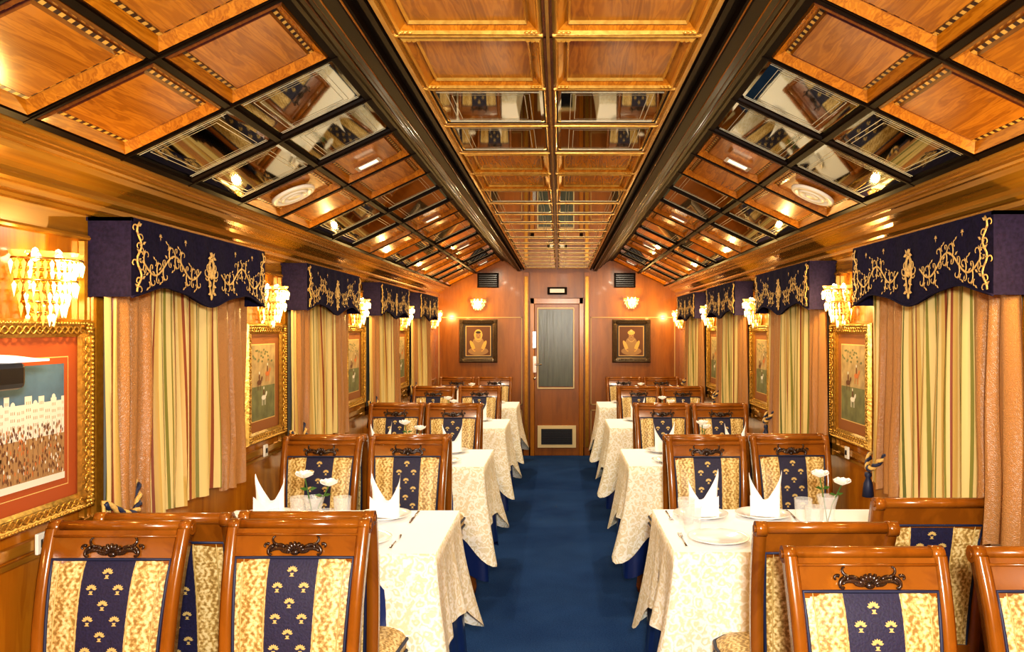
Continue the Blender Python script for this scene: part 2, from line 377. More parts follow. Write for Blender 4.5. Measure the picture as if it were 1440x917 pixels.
# ------------------------------------------------------------ windows, pelmets, curtains
PW=1.14; PD=.15; PT=EYE+.362
def drop(u):
    u=abs(u); return .226+.048*math.exp(-(u/.26)**2)+.032*max(0,(u-.70)/.30)**1.2-.010*math.exp(-((u-.62)/.14)**2)
def curlpts(x,z,an,Ln,turn,n=9):
    pts=[(x,z)]
    for i in range(n):
        an+=turn*(.4+1.6*i/n)/n; st=Ln/n*(1-.55*i/n)
        x+=math.cos(an)*st; z+=math.sin(an)*st; pts.append((x,z))
    return pts
def mk_pelmet():
    root=empty('window_pelmet','navy velvet window pelmet with gold embroidered vines','pelmet','window pelmets')
    a=MB(); n=48
    g=[]
    for i in range(n+1):
        u=-1+2*i/n; x=u*PW/2; yy=-PD+.002*math.sin(i*1.1)
        g.append([(x,yy,0),(x,yy-.003,-.1),(x,yy,-drop(u))])
    a.grid(g,0)
    a.grid([[(p[0],p[1]+.012,p[2]) for p in r] for r in g],0)
    a.box(-PW/2,PW/2,-PD,0,-.012,.0,0)
    for e in (-1,1):
        a.box(e*PW/2-(.012 if e>0 else 0),e*PW/2+(.012 if e<0 else 0),-PD,-.01,-.257,0,0)
    a.tube([(-PW/2+PW*i/n,-PD-.002,-drop(-1+2*i/n)) for i in range(n+1)],.004,5,0)
    obj('pelmet_valance',a,['blue'],root)
    e=MB(); Y=-PD-.005; K=.78
    def tb(p,r,m=1): 
        rr=[r*K*(1-.5*i/(len(p)-1)) for i in range(len(p))]
        e.tube([(q[0]*m,Y,q[1]) for q in p],rr,5,0,flat=.5)
    def leaf(x,z,an,s,m=1):
        c,sn=math.cos(an),math.sin(an); s*=.95
        pts=[(0,0),(s*.45,s*.22),(s,0),(s*.45,-s*.22)]
        e.add([((x+p[0]*c-p[1]*sn)*m,Y-.003,z+p[0]*sn+p[1]*c) for p in pts],[(0,1,2,3)],0)
    for m in (-1,1):
        vine=[]
        for i in range(41):
            x=.09+i/40*.42; vine.append((x,-.145-.034*math.sin((x-.10)*24)-.008*math.cos(x*11)))
        e.tube([(q[0]*m,Y,q[1]) for q in vine],.0042,5,0,flat=.5)
        for i in range(3,40,4):
            x,z=vine[i]; sg=1 if (i//4)%2 else -1
            tb(curlpts(x,z,sg*1.1,.10,sg*3.9),.0046,m)
            tb(curlpts(x,z,-sg*.9,.055,-sg*2.8),.004,m)
            tb(curlpts(x+.012,z+sg*.03,sg*2.4,.04,-sg*2.8),.0035,m)
            leaf(x+.01,z+sg*.03,sg*2.2,.022,m); leaf(x,z-sg*.01,-sg*1.9,.022,m); leaf(x+.02,z,.5*sg,.024,m); leaf(x+.02,z+sg*.05,sg*.6,.02,m)
        vv=[(.530+.014*math.sin(j*.9),-.012-.228*j/16) for j in range(17)]
        e.tube([(q[0]*m,Y,q[1]) for q in vv],.0048,5,0,flat=.5)
        for j in range(1,16,2):
            sg=1 if (j//2)%2 else -1
            tb(curlpts(vv[j][0],vv[j][1],pi/2+sg*1.0,.06,sg*3.4),.0045,m)
            leaf(vv[j][0],vv[j][1],pi/2-sg*1.1,.026,m)
        for k,(an,Ln,tn) in enumerate(((1.2,.10,1.8),(.7,.10,2.8),(.0,.09,3.2),(-.8,.10,3.2),(1.9,.05,-2),(-.1,.06,-3),(-1.2,.08,2.2))):
            tb(curlpts(.008,-.145,an,Ln,tn),.006,m)
        for zz in (-.08,-.13,-.19,-.22): leaf(.006,zz,-.2,.034,m); leaf(.006,zz,.9,.028,m)
        e.tube([(.010*m,Y,-.08),(.026*m,Y,-.15),(.008*m,Y,-.225)],.005,5,0,flat=.5)
        for x in (.22,.40):
            for q in range(5): leaf(x,-.045,pi*q/4,.012,m)
            leaf(x,-.045,-pi/2,.016,m)
    e.ball((0,Y,-.07),(.009,.004,.012)); e.ball((0,Y,-.235),(.007,.004,.014)); e.ball((0,Y,-.15),(.012,.005,.018))
    obj('gold_embroidery',e,['emb'],root)
    return root
def drape_mesh(name,w,zt,zb,folds,amp,mat,uvr,seed,side=0,taper=0):
    a=MB(); rnd=random.Random(seed); ph=[rnd.uniform(0,6) for _ in range(4)]
    nu=folds*10; nv=14; g=[]
    for i in range(nu+1):
        u=i/nu; row=[]
        for j in range(nv+1):
            t=j/nv
            f=math.sin(u*folds*2*pi+ph[0]+1.1*math.sin(t*1.6+ph[1]+u*5))+.35*math.sin(u*folds*2*pi*1.7+ph[2]+t*1.4)
            x=(u-.5)*w+.008*math.sin(u*folds*4*pi+ph[3])*t+.008*math.sin(t*4+u*9+ph[2])
            if taper:
                k=math.exp(-((t-.8)/.22)**2)*taper
                x0=-side*w/2; x=x0+(x-x0)*(1-k)
            row.append((x,-.062+amp*f*(.5+.5*t),zt+(zb-zt)*t+.006*math.sin(u*20+ph[1])))
        g.append(row)
    a.grid(g,0,uv=(uvr,1)) 
    return a.mesh(name,[mat])
SM=drape_mesh('striped',.60,1.72,.87,6,.020,'stripe',4.4,3)
SM2=drape_mesh('striped_edge',.10,1.72,.87,2,.014,'stripe',.8,5)
DM1=drape_mesh('drape',.26,1.72,.85,3,.022,'drape',1,11,1,.12)
DM2=drape_mesh('drape',.28,1.72,.85,3,.022,'drape',1,12,-1,.10)
def mk_cord():
    a=MB()
    pts=[]
    for i in range(25):
        t=i/24; pts.append((-.10+.20*t,-.06-.045*math.sin(pi*t),.99-.07*math.sin(pi*t)+.03*t))
    for ph in (0,pi):
        a.tube([(p[0],p[1]+.007*math.cos(i*1.1+ph),p[2]+.007*math.sin(i*1.1+ph)) for i,p in enumerate(pts)],.008,6,0 if ph==0 else 1)
    a.tube([(-.1,-.06,.99),(-.103,-.065,.93),(-.1,-.07,.90)],[.006,.006,.006],6,0)
    a.lathe([(.0,.905),(.014,.9),(.016,.885),(.01,.875),(.02,.85),(.026,.79),(0,.79)],10,1,Matrix.Translation((-.1,-.07,0)))
    return obj('tieback_cord',a,['emb','bluepipe'],label='twisted gold and navy cord tieback with tassel',cat='curtain tieback',group='curtain tiebacks')
wn=0
def window(side,yc):
    global wn
    wn+=1
    rot=pi/2 if side<0 else -pi/2
    X=L if side<0 else R
    loc=(X,yc,0)
    a=MB(); a.box(-.5,.5,-.012,-.002,.92,1.8,0)
    for x0,x1,z0,z1 in ((-.54,-.5,.88,1.84),(.5,.54,.88,1.84),(-.5,.5,.88,.92),(-.5,.5,1.8,1.84),(-.015,.015,.92,1.8),(-.605,-.59,.95,1.83),(.59,.605,.95,1.83)): a.box(x0,x1,-.02,-.002,z0,z1,1)
    o=obj('window_%d'%wn,a,['blind','cornice'],loc=loc,rot=rot,label='carriage window with grey blind behind curtains',cat='window',kind='structure')
    place('pelmet',mk_pelmet,(X,yc,PT),rot)
    def cur(name,me,dx,lab,grp):
        o=obj(name,me,None,label=lab,cat='curtain',group=grp)
        o.location=(X,yc+dx*(1 if side<0 else -1),0); o.rotation_euler=(0,0,rot)
        return o
    cur('striped_curtain',SM,.0,'cream olive and rust striped silk curtain under the pelmet','striped curtains')
    cur('striped_curtain',SM2,-.51,'narrow striped silk curtain edge beside copper drape','striped curtains')
    cur('copper_drape',DM1,-.37,'copper brown silk drape gathered beside the window','copper drapes')
    cur('copper_drape',DM2,.425,'copper brown silk drape gathered beside the window','copper drapes')
    place('cord',mk_cord,(X,yc-.47 if side<0 else yc+.50,0) ,rot)
for i in range(4):
    window(-1,3.09+i*1.755 - (0 if i<3 else .05))
    window(1,2.95+i*1.755)
# ------------------------------------------------------------ framed pictures
def frame_mesh(w,h,fw,dep,mats,carved=True):
    a=MB(); Mx=Matrix(((1,0,0,0),(0,0,1,0),(0,1,0,0),(0,0,0,1)))
    d=-dep
    a.ring(w,h,0,w,h,d*.5,0,Mx); a.ring(w,h,d*.5,w-fw*.3,h-fw*.3,d,0,Mx); a.ring(w-fw*.3,h-fw*.3,d,w-fw*.9,h-fw*.9,d*.8,0,Mx)
    a.ring(w-fw*.9,h-fw*.9,d*.8,w-fw*1.6,h-fw*1.6,d*.45,0,Mx); a.ring(w-fw*1.6,h-fw*1.6,d*.55,w-fw*2,h-fw*2,d*.3,0,Mx)
    if carved:
        def bead(x,z,k,vert):
            r=.0048+.001*(k%2)
            a.ball((x,d*.98,z),(r*(1 if vert else 1.4),.005,r*(1.4 if vert else 1)),0,6)
        n=int(w/.0145)
        for i in range(n+1):
            for e in (-1,1): bead(-w/2+fw*.25+(w-fw*.5)*i/n,e*(h/2-fw*.22),i,False)
        n=int(h/.0145)
        for i in range(1,n):
            for e in (-1,1): bead(e*(w/2-fw*.22),-h/2+fw*.25+(h-fw*.5)*i/n,i,True)
        for e in (-1,1):
            for ph in (0,pi):
                n=int(w*110); a.tube([(-w/2+fw+(w-2*fw)*i/n,d*.85,e*(h/2-fw*.6)+fw*.2*math.sin(i*.8+ph)) for i in range(n+1)],.003,5,0)
                n=int(h*110); a.tube([(e*(w/2-fw*.6)+fw*.2*math.sin(i*.8+ph),d*.85,-h/2+fw+(h-2*fw)*i/n) for i in range(n+1)],.003,5,0)
        for ex in (-1,1):
            for ez in (-1,1):
                for q in range(6): a.ball((ex*(w/2-fw*.5)+.013*math.cos(q*pi/3),d,ez*(h/2-fw*.5)+.013*math.sin(q*pi/3)),.007,0,6)
                a.ball((ex*(w/2-fw*.5),d*1.05,ez*(h/2-fw*.5)),.008,0,6)
    return a.mesh('picture_frame',mats)
def rect(a,x0,x1,z0,z1,y,m): a.add([(x0,y,z0),(x1,y,z0),(x1,y,z1),(x0,y,z1)],[(0,1,2,3)],m)
def oval(a,cx,cz,rx,rz,y,m,n=12,an=0):
    a.add([(cx+rx*math.cos(an)*math.cos(2*pi*i/n)-rz*math.sin(an)*math.sin(2*pi*i/n),y,cz+rx*math.sin(an)*math.cos(2*pi*i/n)+rz*math.cos(an)*math.sin(2*pi*i/n)) for i in range(n)],[tuple(range(n))],m)
def art_palace():
    a=MB(); rnd=random.Random(4)
    rect(a,-.22,.22,-.25,.25,-.006,0); 
    for (x0,x1,z0,z1) in ((-.15,.15,-.185,.165),): rect(a,x0-.022,x1+.022,z0-.022,z1+.022,-.0065,1); rect(a,x0-.019,x1+.019,z0-.019,z1+.019,-.0068,0); rect(a,x0,x1,z0,z1,-.007,2)
    rect(a,-.15,.15,-.03,.055,-.0073,3)
    x=-.15
    while x<.145:
        w=rnd.uniform(.014,.032); w=min(w,.15-x); h=rnd.uniform(.045,.085); rect(a,x,x+w,-.05,h,-.0075,3)
        if w>.02 and rnd.random()<.6: oval(a,x+w/2,h,w*.35,.012,-.0076,3)
        for q in range(3):
            for lv in range(3): rect(a,x+w*.2+q*w*.25,x+w*.28+q*w*.25,h-.024-lv*.02,h-.015-lv*.02,-.0078,5)
        x+=w
    rect(a,-.15,.15,-.185,-.045,-.0079,5)
    for i in range(420):
        px=rnd.uniform(-.147,.147); pz=rnd.uniform(-.16,-.01); oval(a,px,pz,.0028,.0065,-.008-.0001*(i%9),rnd.choice([4,4,5,3,5,4,6]),6)
    for i in range(14): rect(a,-.14+i*.021,-.139+i*.021,-.16,.0,-.0092,4)
    rect(a,-.15,.15,-.185,-.165,-.0095,3)
    return a.mesh('painting',['matred','matgold','sky','pwhite','pbrown','ptan','porange'])
def art_field():
    a=MB(); rnd=random.Random(9)
    rect(a,-.22,.22,-.25,.25,-.006,0); rect(a,-.16,.16,-.195,.195,-.0065,1); rect(a,-.155,.155,-.19,.19,-.007,2)
    rect(a,-.155,.155,-.19,-.02,-.0072,3)
    for (x,z,c) in ((-.06,.0,4),(.05,.04,5),(0,-.08,6)):
        oval(a,x,z,.03,.013,-.0076,c); 
        for q in (-.022,-.012,.012,.022): rect(a,x+q-.002,x+q+.002,z-.04,z,-.0077,c)
        oval(a,x+.033,z+.017,.009,.015,-.0078,c,12,-.6); oval(a,x,z+.026,.008,.018,-.0079,4); oval(a,x,z+.048,.006,.008,-.008,6)
    for i in range(20): oval(a,rnd.uniform(-.14,.14),rnd.uniform(.1,.17),.012,.006,-.0075,3,7)
    return a.mesh('painting',['matbrown','matgold','paper','green','pbrown','porange','pwhite'])
def art_portrait(k):
    a=MB(); rect(a,-.2,.2,-.23,.23,-.006,0); rect(a,-.155,.155,-.185,.185,-.0065,1); rect(a,-.147,.147,-.177,.177,-.007,2)
    S=1.25
    def ov(x,z,rx,rz,y,m,n=14,an=0): oval(a,x*S,z*S,rx*S,rz*S,y,m,n,an)
    ov(0,-.10,.10,.04,-.0075,3,16); ov(0,-.04,.062,.085,-.0077,3,16); ov(-.055,-.05,.018,.06,-.0079,4,12,.4); ov(.055,-.05,.018,.06,-.0079,4,12,-.4)
    ov(0,.055,.026,.034,-.0082,5,16)
    if k==0: ov(0,.082,.036,.022,-.0084,4,16); ov(.0,.10,.014,.012,-.0086,1)
    else: ov(0,.06,.042,.055,-.008,4,16); ov(0,.085,.026,.012,-.0083,0)
    for q in (-.01,.01): ov(q,.058,.004,.002,-.0088,0,8)
    rect(a,-.002,.002,.056,.07,-.0088,4); ov(0,.038,.008,.0022,-.0088,0,8)
    for q in range(7): ov(-.03+q*.01,.012-.02*math.sin(q*pi/6),.004,.004,-.0086,1,8)
    ov(0,-.085,.05,.014,-.0085,5,12)
    return a.mesh('painting',['pdark','matgold','pbrown','ptan','lite_inlay','skin'])
def mk_pic(art,fm,name,label,grp):
    def f():
        r=empty(name,label,'picture',grp)
        obj('picture_frame',fm,None,r); obj('painting',art,None,r); return r
    return f
fm1=frame_mesh(.53,.60,.054,.035,['gold']); ap=art_palace(); af=art_field(); fm2=frame_mesh(.47,.53,.06,.035,['antique'])
def side_pic(key,art,side,y,z=1.29,lab=''):
    X=L if side<0 else R
    place(key,mk_pic(art,fm1,'framed_painting',lab,'gilt framed paintings'),(X+(-side)*.002,y,z),pi/2 if side<0 else -pi/2)
side_pic('p1',ap,-1,2.25,1.28,'palace procession painting with red mat in carved gilt frame')
for y in (4.02,5.77,7.5): side_pic('p2',af,-1,y,1.28,'miniature painting of riders in carved gilt frame')
for y in (3.90,5.65,7.38): side_pic('p2',af,1,y,1.28,'miniature painting of riders in carved gilt frame')
for k,x in enumerate((-1.0,.88)):
    place('port%d'%k,mk_pic(art_portrait(1-k),fm2,'framed_portrait','dark framed portrait of a seated figure in '+('turban and jewels','pale veil')[1-k],'portraits'),(x,YB-.002,EYE-.145),0)
# ------------------------------------------------------------ sconces
def prism(a,x,y,z,r,l,m=0):
    vs=[(x,y,z)]+[(x+r*math.cos(q*pi/2+.4),y+r*math.sin(q*pi/2+.4),z-l*.25) for q in range(4)]+[(x,y,z-l)]
    a.add(vs,[(0,1+q,1+(q+1)%4) for q in range(4)]+[(5,1+(q+1)%4,1+q) for q in range(4)],m)
def mk_sconce():
    r=empty('wall_sconce','lit brass wall sconce with tiers of crystal drops','wall lamp','crystal sconces')
    T=((.112,.078,.044,22),(.092,.052,.040,17),(.098,.018,.046,20),(.078,-.012,.040,14),(.070,-.042,.044,13),(.042,-.072,.040,8))
    a=MB(); a.ball((0,-.008,0),(.05,.012,.11),0,12); a.tube([(0,-.01,.03),(0,-.05,.05),(0,-.08,.04)],.007,8,0); a.ball((0,-.02,-.12),.01,0)
    for rr,z,ln,n in T:
        a.tube([(rr*math.cos(t*pi/12),-.015-rr*1.0*math.sin(t*pi/12),z+.001) for t in range(13)],.004,6,0)
        a.tube([(0,-.01,z),(0,-rr-.015,z)],.003,6,0)
    obj('brass_bracket',a,['brass'],r)
    for k,(rr,z,ln,n) in enumerate(T):
        a=MB()
        for i in range(n):
            t=pi*i/(n-1); mid=abs(math.cos(t))<.62
            prism(a,rr*math.cos(t),-.015-rr*math.sin(t),z-.002,.0062,ln,1 if (mid and (i+k)%3) else ((i+k)%3==0)*1)  # brighter material towards the middle paints the hot centre of the sconce
        obj('crystal_tier',a,['crystal','crystal2'],r)
    a=MB()
    for q_,(x,y) in enumerate(((-.10,-.03),(-.058,-.082),(.0,-.105),(.058,-.082),(.10,-.03))):
        g=[]
        for i in range(13):
            t=2*pi*i/12; w=1+.14*math.cos(6*t)
            g.append([(x+q*math.cos(t)*w,y+q*math.sin(t)*w,zz) for q,zz in ((.005,.080),(.016,.084),(.021,.092),(.024,.100))])
        a.grid(g,0)
    obj('crystal_cup',a,['crystal'],r)
    for x,y in ((-.055,-.045),(0,-.075),(.055,-.045)):
        a=MB(); a.ball((x,y,.092),(.010,.010,.020),0,8); obj('bulb',a,['bulb'],r)
    return r
def lamp(kind,loc,e,col,size=.02,rot=None,**k):
    l=bpy.data.lights.new('lamp_or_fill_light',kind); l.energy=e; l.color=col
    if kind=='POINT': l.shadow_soft_size=size
    if kind=='AREA': l.size=size
    o=link(bpy.data.objects.new('lamp_or_fill_light',l)); o.location=loc
    if rot: o.rotation_euler=rot
    return o
WARM=(1,.64,.22)
def sconce(side,y,z=EYE+.12):
    if side==0:
        o=place('sconce',mk_sconce,(y,YB,z),0); o.scale=(.8,.8,.62); lamp('POINT',(y,YB-.13,z+.03),8,WARM); return
    X=L if side<0 else R
    place('sconce',mk_sconce,(X,y,z),pi/2 if side<0 else -pi/2)
    lamp('POINT',(X-side*.16,y,z+.03),8.5,WARM)
for y in (2.27,4.03,5.78,7.53,9.3): sconce(-1,y)
for y in (2.15,3.98,5.72,7.46,9.3): sconce(1,y)
sconce(0,-1.0,EYE+.30); sconce(0,.88,EYE+.32)
# ------------------------------------------------------------ chair
def yb(z):
    t=(z-.42)/.56; return .185+.03*t+.07*t**3
def xs(z): return .170+.018*(z-.42)/.56
def mk_chair():
    r=empty('dining_chair','carved wooden dining chair with gold and navy brocade','chair','dining chairs')
    a=MB()
    zs=[.40+.58*i/14 for i in range(15)]
    for e in (-1,1):
        g=[]
        for z in zs:
            x=e*xs(z); y=yb(z); w=.016; d=.02
            g.append([(x-w,y-d,z),(x-w*.5,y-d-.006,z),(x+w*.5,y-d-.006,z),(x+w,y-d,z),(x+w,y+d,z),(x-w,y+d,z)])
        a.grid(g,0,True,False,True)
        a.tube([(e*.204,yb(.98)+.008,.977),(e*.172,yb(.98)+.008,.977)],.022,14,0)
        a.tube([(e*.208,yb(.98)+.008,.977),(e*.204,yb(.98)+.008,.977)],.011,10,0)
    a.tube([(-.2,yb(.98)+.008,.980),(.2,yb(.98)+.008,.980)],.017,14,0)
    a.tube([(-.18,yb(.958)-.018,.960),(.18,yb(.958)-.018,.960)],.004,8,0)
    for off in (-.016,.014):
        g=[]
        for i in range(25):
            x=-.178+.356*i/24; zb=.885
            g.append([(x,yb(z)+off,z) for z in [zb+(.975-zb)*q/5 for q in range(6)]])
        a.grid(g,0)
    a.box(-.165,.165,yb(.45)-.02,yb(.45)+.02,.44,.478,0)
    obj('backrest_frame',a,['chair'],r)
    z0,z1=.475,.900; hw0,hw1=.146,.167
    def X(u,z): return u*(hw0+(hw1-hw0)*(z-z0)/(z1-z0))
    def Y(u,z,f):
        k=(1-u**4)*(1-((2*(z-z0)/(z1-z0)-1))**6)
        return yb(z)+(-.015-.014*k if f<0 else .012+.012*k)
    a=MB(); us=[-1,-.9,-.75,-.6,-.42,-.2,0,.2,.42,.6,.75,.9,1]
    for f in (-1,1):
        for i in range(len(us)-1):
            mid=(us[i]+us[i+1])/2
            a.grid([[(X(u,z),Y(u,z,f),z) for z in [z0+(z1-z0)*q/14 for q in range(15)]] for u in (us[i],us[i+1])],1 if abs(mid)<.42 else 0)
        nr=10
        for q in range(nr):
            zc=z1-.034-q*.0405
            for xc in ((0,) if q%2==0 else (-.037,.037)):
                def P_(dx,dz):
                    x=xc+dx*.92; z=zc+dz*.90; u=x/(hw0+(hw1-hw0)*(z-z0)/(z1-z0)); return (x,Y(u,z,f)+f*.0018,z)
                for k in range(7):
                    an=math.radians(-78+26*k); L1=.0165 if k in(2,3,4) else .0175
                    dx,dz=math.sin(an),math.cos(an); px,pz=dz,-dx
                    a.add([P_(dx*.003,dz*.003),P_(dx*L1*.65+px*.0036,dz*L1*.65+pz*.0036),P_(dx*L1,dz*L1),P_(dx*L1*.65-px*.0036,dz*L1*.65-pz*.0036)],[(0,1,2,3)],2)
                a.add([P_(-.006,-.004),P_(.006,-.004),P_(.003,-.010),P_(.008,-.014),P_(-.008,-.014),P_(-.003,-.010)],[(0,1,2,3,4,5)],2)
        for e in (-1,1):
            for uu in (.44,.86):
                a.tube([(X(e*uu,z),Y(e*uu,z,f),z) for z in [z0+(z1-z0)*q/10 for q in range(11)]],.002,4,2)
    obj('back_cushion',a,['gfab','bfab','motif'],r)
    a=MB()
    for f in (-1,1):
        per=[(u,z0) for u in (-1,-.5,0,.5,1)]+[(1,z0+(z1-z0)*q/8) for q in range(1,9)]+[(u,z1) for u in (.5,0,-.5)]+[(-1,z1-(z1-z0)*q/8) for q in range(0,8)]
        a.tube([(X(u,z),Y(u,z,f)+f*.002,z) for u,z in per],.0045,6,0,True)
    obj('cushion_piping',a,['bluepipe'],r)
    a=MB(); zc=.932; yc=lambda z: yb(z)-.02; S_=.92
    for k in range(7):
        an=math.radians(-72+24*k); pts=[]
        for q in range(5):
            t=q/4; rr=.028*t; pts.append((math.sin(an)*rr*1.2,yc(zc)-.008*math.sin(pi*min(1,t*.8)),zc-.016+math.cos(an)*rr))
        a.tube(pts,[.003,.005,.0065,.007,.004],6,0)
    a.ball((0,yc(zc)-.004,zc-.018),(.014,.01,.009),0)
    for m in (-1,1):
        for (x,z,an,Ln,tn,rd) in ((.02,-.012,.35,.075,-1.0,.008),(.03,-.004,.75,.05,-2.4,.006),(.05,.002,.2,.05,2.6,.005),(.06,.0,-.2,.055,-3.2,.007),(.075,.004,.5,.03,-3.5,.005),(.015,-.016,-.2,.05,1.6,.005)):
            p=curlpts(x,zc+z,an,Ln*S_,tn,8)
            a.tube([(q[0]*m,yc(q[1])-.002,q[1]) for q in p],[rd*(1-.55*i/8) for i in range(9)],6,0)
    obj('carved_crest',a,['carve'],r)
    def sq(n=28,rx=.240,ry=.22,p=5):
        out=[]
        for i in range(n):
            t=2*pi*i/n; c,s=math.cos(t),math.sin(t)
            k=(abs(c)**p+abs(s)**p)**(-1/p); wy=s*k*ry-.02; wx=c*k*rx*(1-.16*(wy+.24)/.44)
            out.append((wx,wy))
        return out
    S=sq(); a=MB(); rings=[]
    for (z,kk) in ((.415,.97),(.425,1.0),(.45,1.01),(.468,.99),(.482,.93),(.492,.8),(.498,.5),(.5,.05)):
        rings.append([(p[0]*kk,(p[1]+.02)*kk-.02,z) for p in S])
    a.grid(rings,0,True,False,True)
    obj('seat_cushion',a,['gfab'],r)
    a=MB()
    for z in (.424,.462): a.tube([(p[0]*1.012,(p[1]+.02)*1.012-.02,z) for p in S],.0065,6,0,True)
    obj('seat_piping',a,['bluepipe'],r)
    a=MB()
    rings=[[(p[0]*kk,(p[1]+.02)*kk-.02,z) for p in S] for z,kk in ((.35,.95),(.36,.97),(.405,.97),(.417,.98),(.417,.5))]
    a.grid(rings,0,True,False,True)
    obj('seat_apron',a,['chair'],r)
    for e in (-1,1):
        a=MB()
        a.lathe([(.0,.0),(.016,0),(.018,.02),(.012,.05),(.016,.15),(.022,.26),(.026,.30),(.02,.315),(.026,.33),(.026,.37),(0,.37)],12,0,Matrix.Translation((e*.195,-.2,0)))
        obj('leg',a,['chair'],r)
        a=MB(); pts=[(e*.165,.24,0),(e*.165,.215,.12),(e*.168,.19,.26),(e*.17,.183,.41)]
        a.tube([Vector(p) for p in pts],[.017,.019,.021,.024],8,0); obj('leg',a,['chair'],r)
    return r
def chair(x,dtop,away=False,dr=0):
    place('chair',mk_chair,(x,dtop+(.29 if away else -.29),0),(pi if away else 0)+dr)
chair(-1.265,2.26,False,.0); chair(-.755,2.28)
chair(-1.19,2.36,True); chair(-.765,2.38,True)
chair(.77,1.99); chair(1.25,1.99)
chair(.765,2.25,True); chair(1.235,2.57,True)
for d,dd in ((4.05,0),(5.80,.0),(7.56,0)):
    for x in (-1.215,-.775,.755,1.185):
        j=.02*math.sin(x*9+d)
        chair(x+j*.3,d+j); chair(x+j*.3,d+.085+j,True)
for x in (-1.19,-.75,.74,1.175): chair(x,9.08)
# ------------------------------------------------------------ tables
TX=.98; TD=.66; TZ=.75
def drape(a,w,d,zt,hang,corner,flare,foldamp,fold,mat_top,mat_side,seed,nv=9):
    rnd=random.Random(seed); hx,hy=w/2,d/2; per=[]
    def side(p,q,n):
        for i in range(n): t=i/n; per.append((p[0]+(q[0]-p[0])*t,p[1]+(q[1]-p[1])*t))
    nx,ny=int(w/.015),int(d/.015)
    side((-hx,-hy),(hx,-hy),nx); side((hx,-hy),(hx,hy),ny); side((hx,hy),(-hx,hy),nx); side((-hx,hy),(-hx,-hy),ny)
    n=len(per); ph=rnd.uniform(0,6); rings=[]
    for j in range(nv+1):
        t=j/nv; ring=[]
        for i,(x,y) in enumerate(per):
            ex=(hx-abs(x)); ey=(hy-abs(y)); cor=math.exp(-(max(ex,ey)/.08)**2)
            s=i*.015
            dx=(1 if x>0 else -1)*math.exp(-(ex/.05)); dy=(1 if y>0 else -1)*math.exp(-(ey/.05))
            f=foldamp*(math.sin(s*fold+ph+.8*t)+.6*math.sin(s*fold*.47+ph*2)+.4*math.sin(s*fold*2.1+ph*3))
            off=.004+t*(.024+f)+flare*cor*t
            off*=(t**.5 if t>0 else 0)
            ll=math.hypot(dx,dy) or 1
            ox=dx/ll*off
            if x<0: ox*=.25
            ring.append((x+ox,y+dy/ll*off,zt-t*(hang+corner*cor+.015*math.sin(s*7+ph))))
        rings.append(ring)
    a.grid(rings,mat_side,True,False,True)
    a.add(rings[0],[tuple(range(n))],mat_top)
def mk_table():
    r=empty('dining_table','rectangular dining table hidden under draped cloth','table','dining tables')
    a=MB(); a.box(-TX/2,TX/2,-TD/2,TD/2,TZ-.035,TZ-.004,0); obj('tabletop',a,['chair'],r,bevel=.004)
    for x in (-.42,.42):
        for y in (-.27,.27):
            a=MB(); a.lathe([(0,0),(.022,0),(.028,.04),(.02,.1),(.03,.4),(.034,.6),(.03,.7),(.03,TZ-.034),(0,TZ-.034)],12,0,Matrix.Translation((x,y,0))); obj('leg',a,['chair'],r)
    return r
def mk_cloth():
    r=empty('tablecloth','cream damask tablecloth draped over the table, top painted overexposed white','tablecloth','tablecloths')
    a=MB(); drape(a,TX+.006,TD+.006,TZ,.37,.17,.09,.018,27,0,1,3); obj('damask_overcloth',a,['white','cloth'],r)  # same cloth throughout; overexposure of the top painted as plain white
    a=MB(); drape(a,TX+.003,TD+.003,TZ-.002,.58,.06,.02,.008,33,0,0,8); obj('blue_satin_underskirt',a,['satin'],r)
    return r
def mk_plate():
    a=MB(); a.lathe([(0,.004),(.055,.004),(.075,.006),(.085,.012),(.115,.018),(.116,.020),(.113,.0205),(.085,.016),(.072,.010),(0,.008)],32,0)
    a.lathe([(0,0),(.06,0),(.06,.005)],24,0)
    return obj('dinner_plate',a,['porcelain'],label='white porcelain dinner plate on tablecloth',cat='plate',group='dinner plates')
def mk_napkin():
    a=MB(); n=40; g=[]
    for i in range(n):
        t=2*pi*i/n
        def tri(q): 
            q=abs(((q+pi)%(2*pi))-pi); return max(0,1-q/(pi*.42))
        hgt=.06+.135*max(tri(t-.15),tri(t-pi+.1)*.9)
        row=[]
        for j in range(7):
            s=j/6; k=1-.12*s+.22*s*s
            row.append(((.062*math.cos(t)*k),(.038*math.sin(t)*(1-.45*s)),hgt*s))
        g.append(row)
    a.grid(g,0,True,True)
    for e in (-1,1):
        a.add([(e*.058,-.036,.001),(-e*.035,-.041,.001),(e*.01,-.035,.05),(e*.06,-.03,.085)],[(0,1,2,3)],0)
    a.add([(.062*math.cos(2*pi*i/20),.038*math.sin(2*pi*i/20),.002) for i in range(20)],[tuple(range(20))],0)
    return obj('folded_napkin',a,['white'],label='white napkin folded into standing peaks',cat='napkin',group='folded napkins')
def mk_glass():
    a=MB(); a.lathe([(0,0),(.028,0),(.031,.004),(.037,.105),(.0355,.105),(.029,.008),(0,.008)],24,0)
    return obj('drinking_glass',a,['glass'],label='clear glass tumbler standing on tablecloth',cat='glass',group='tumblers')
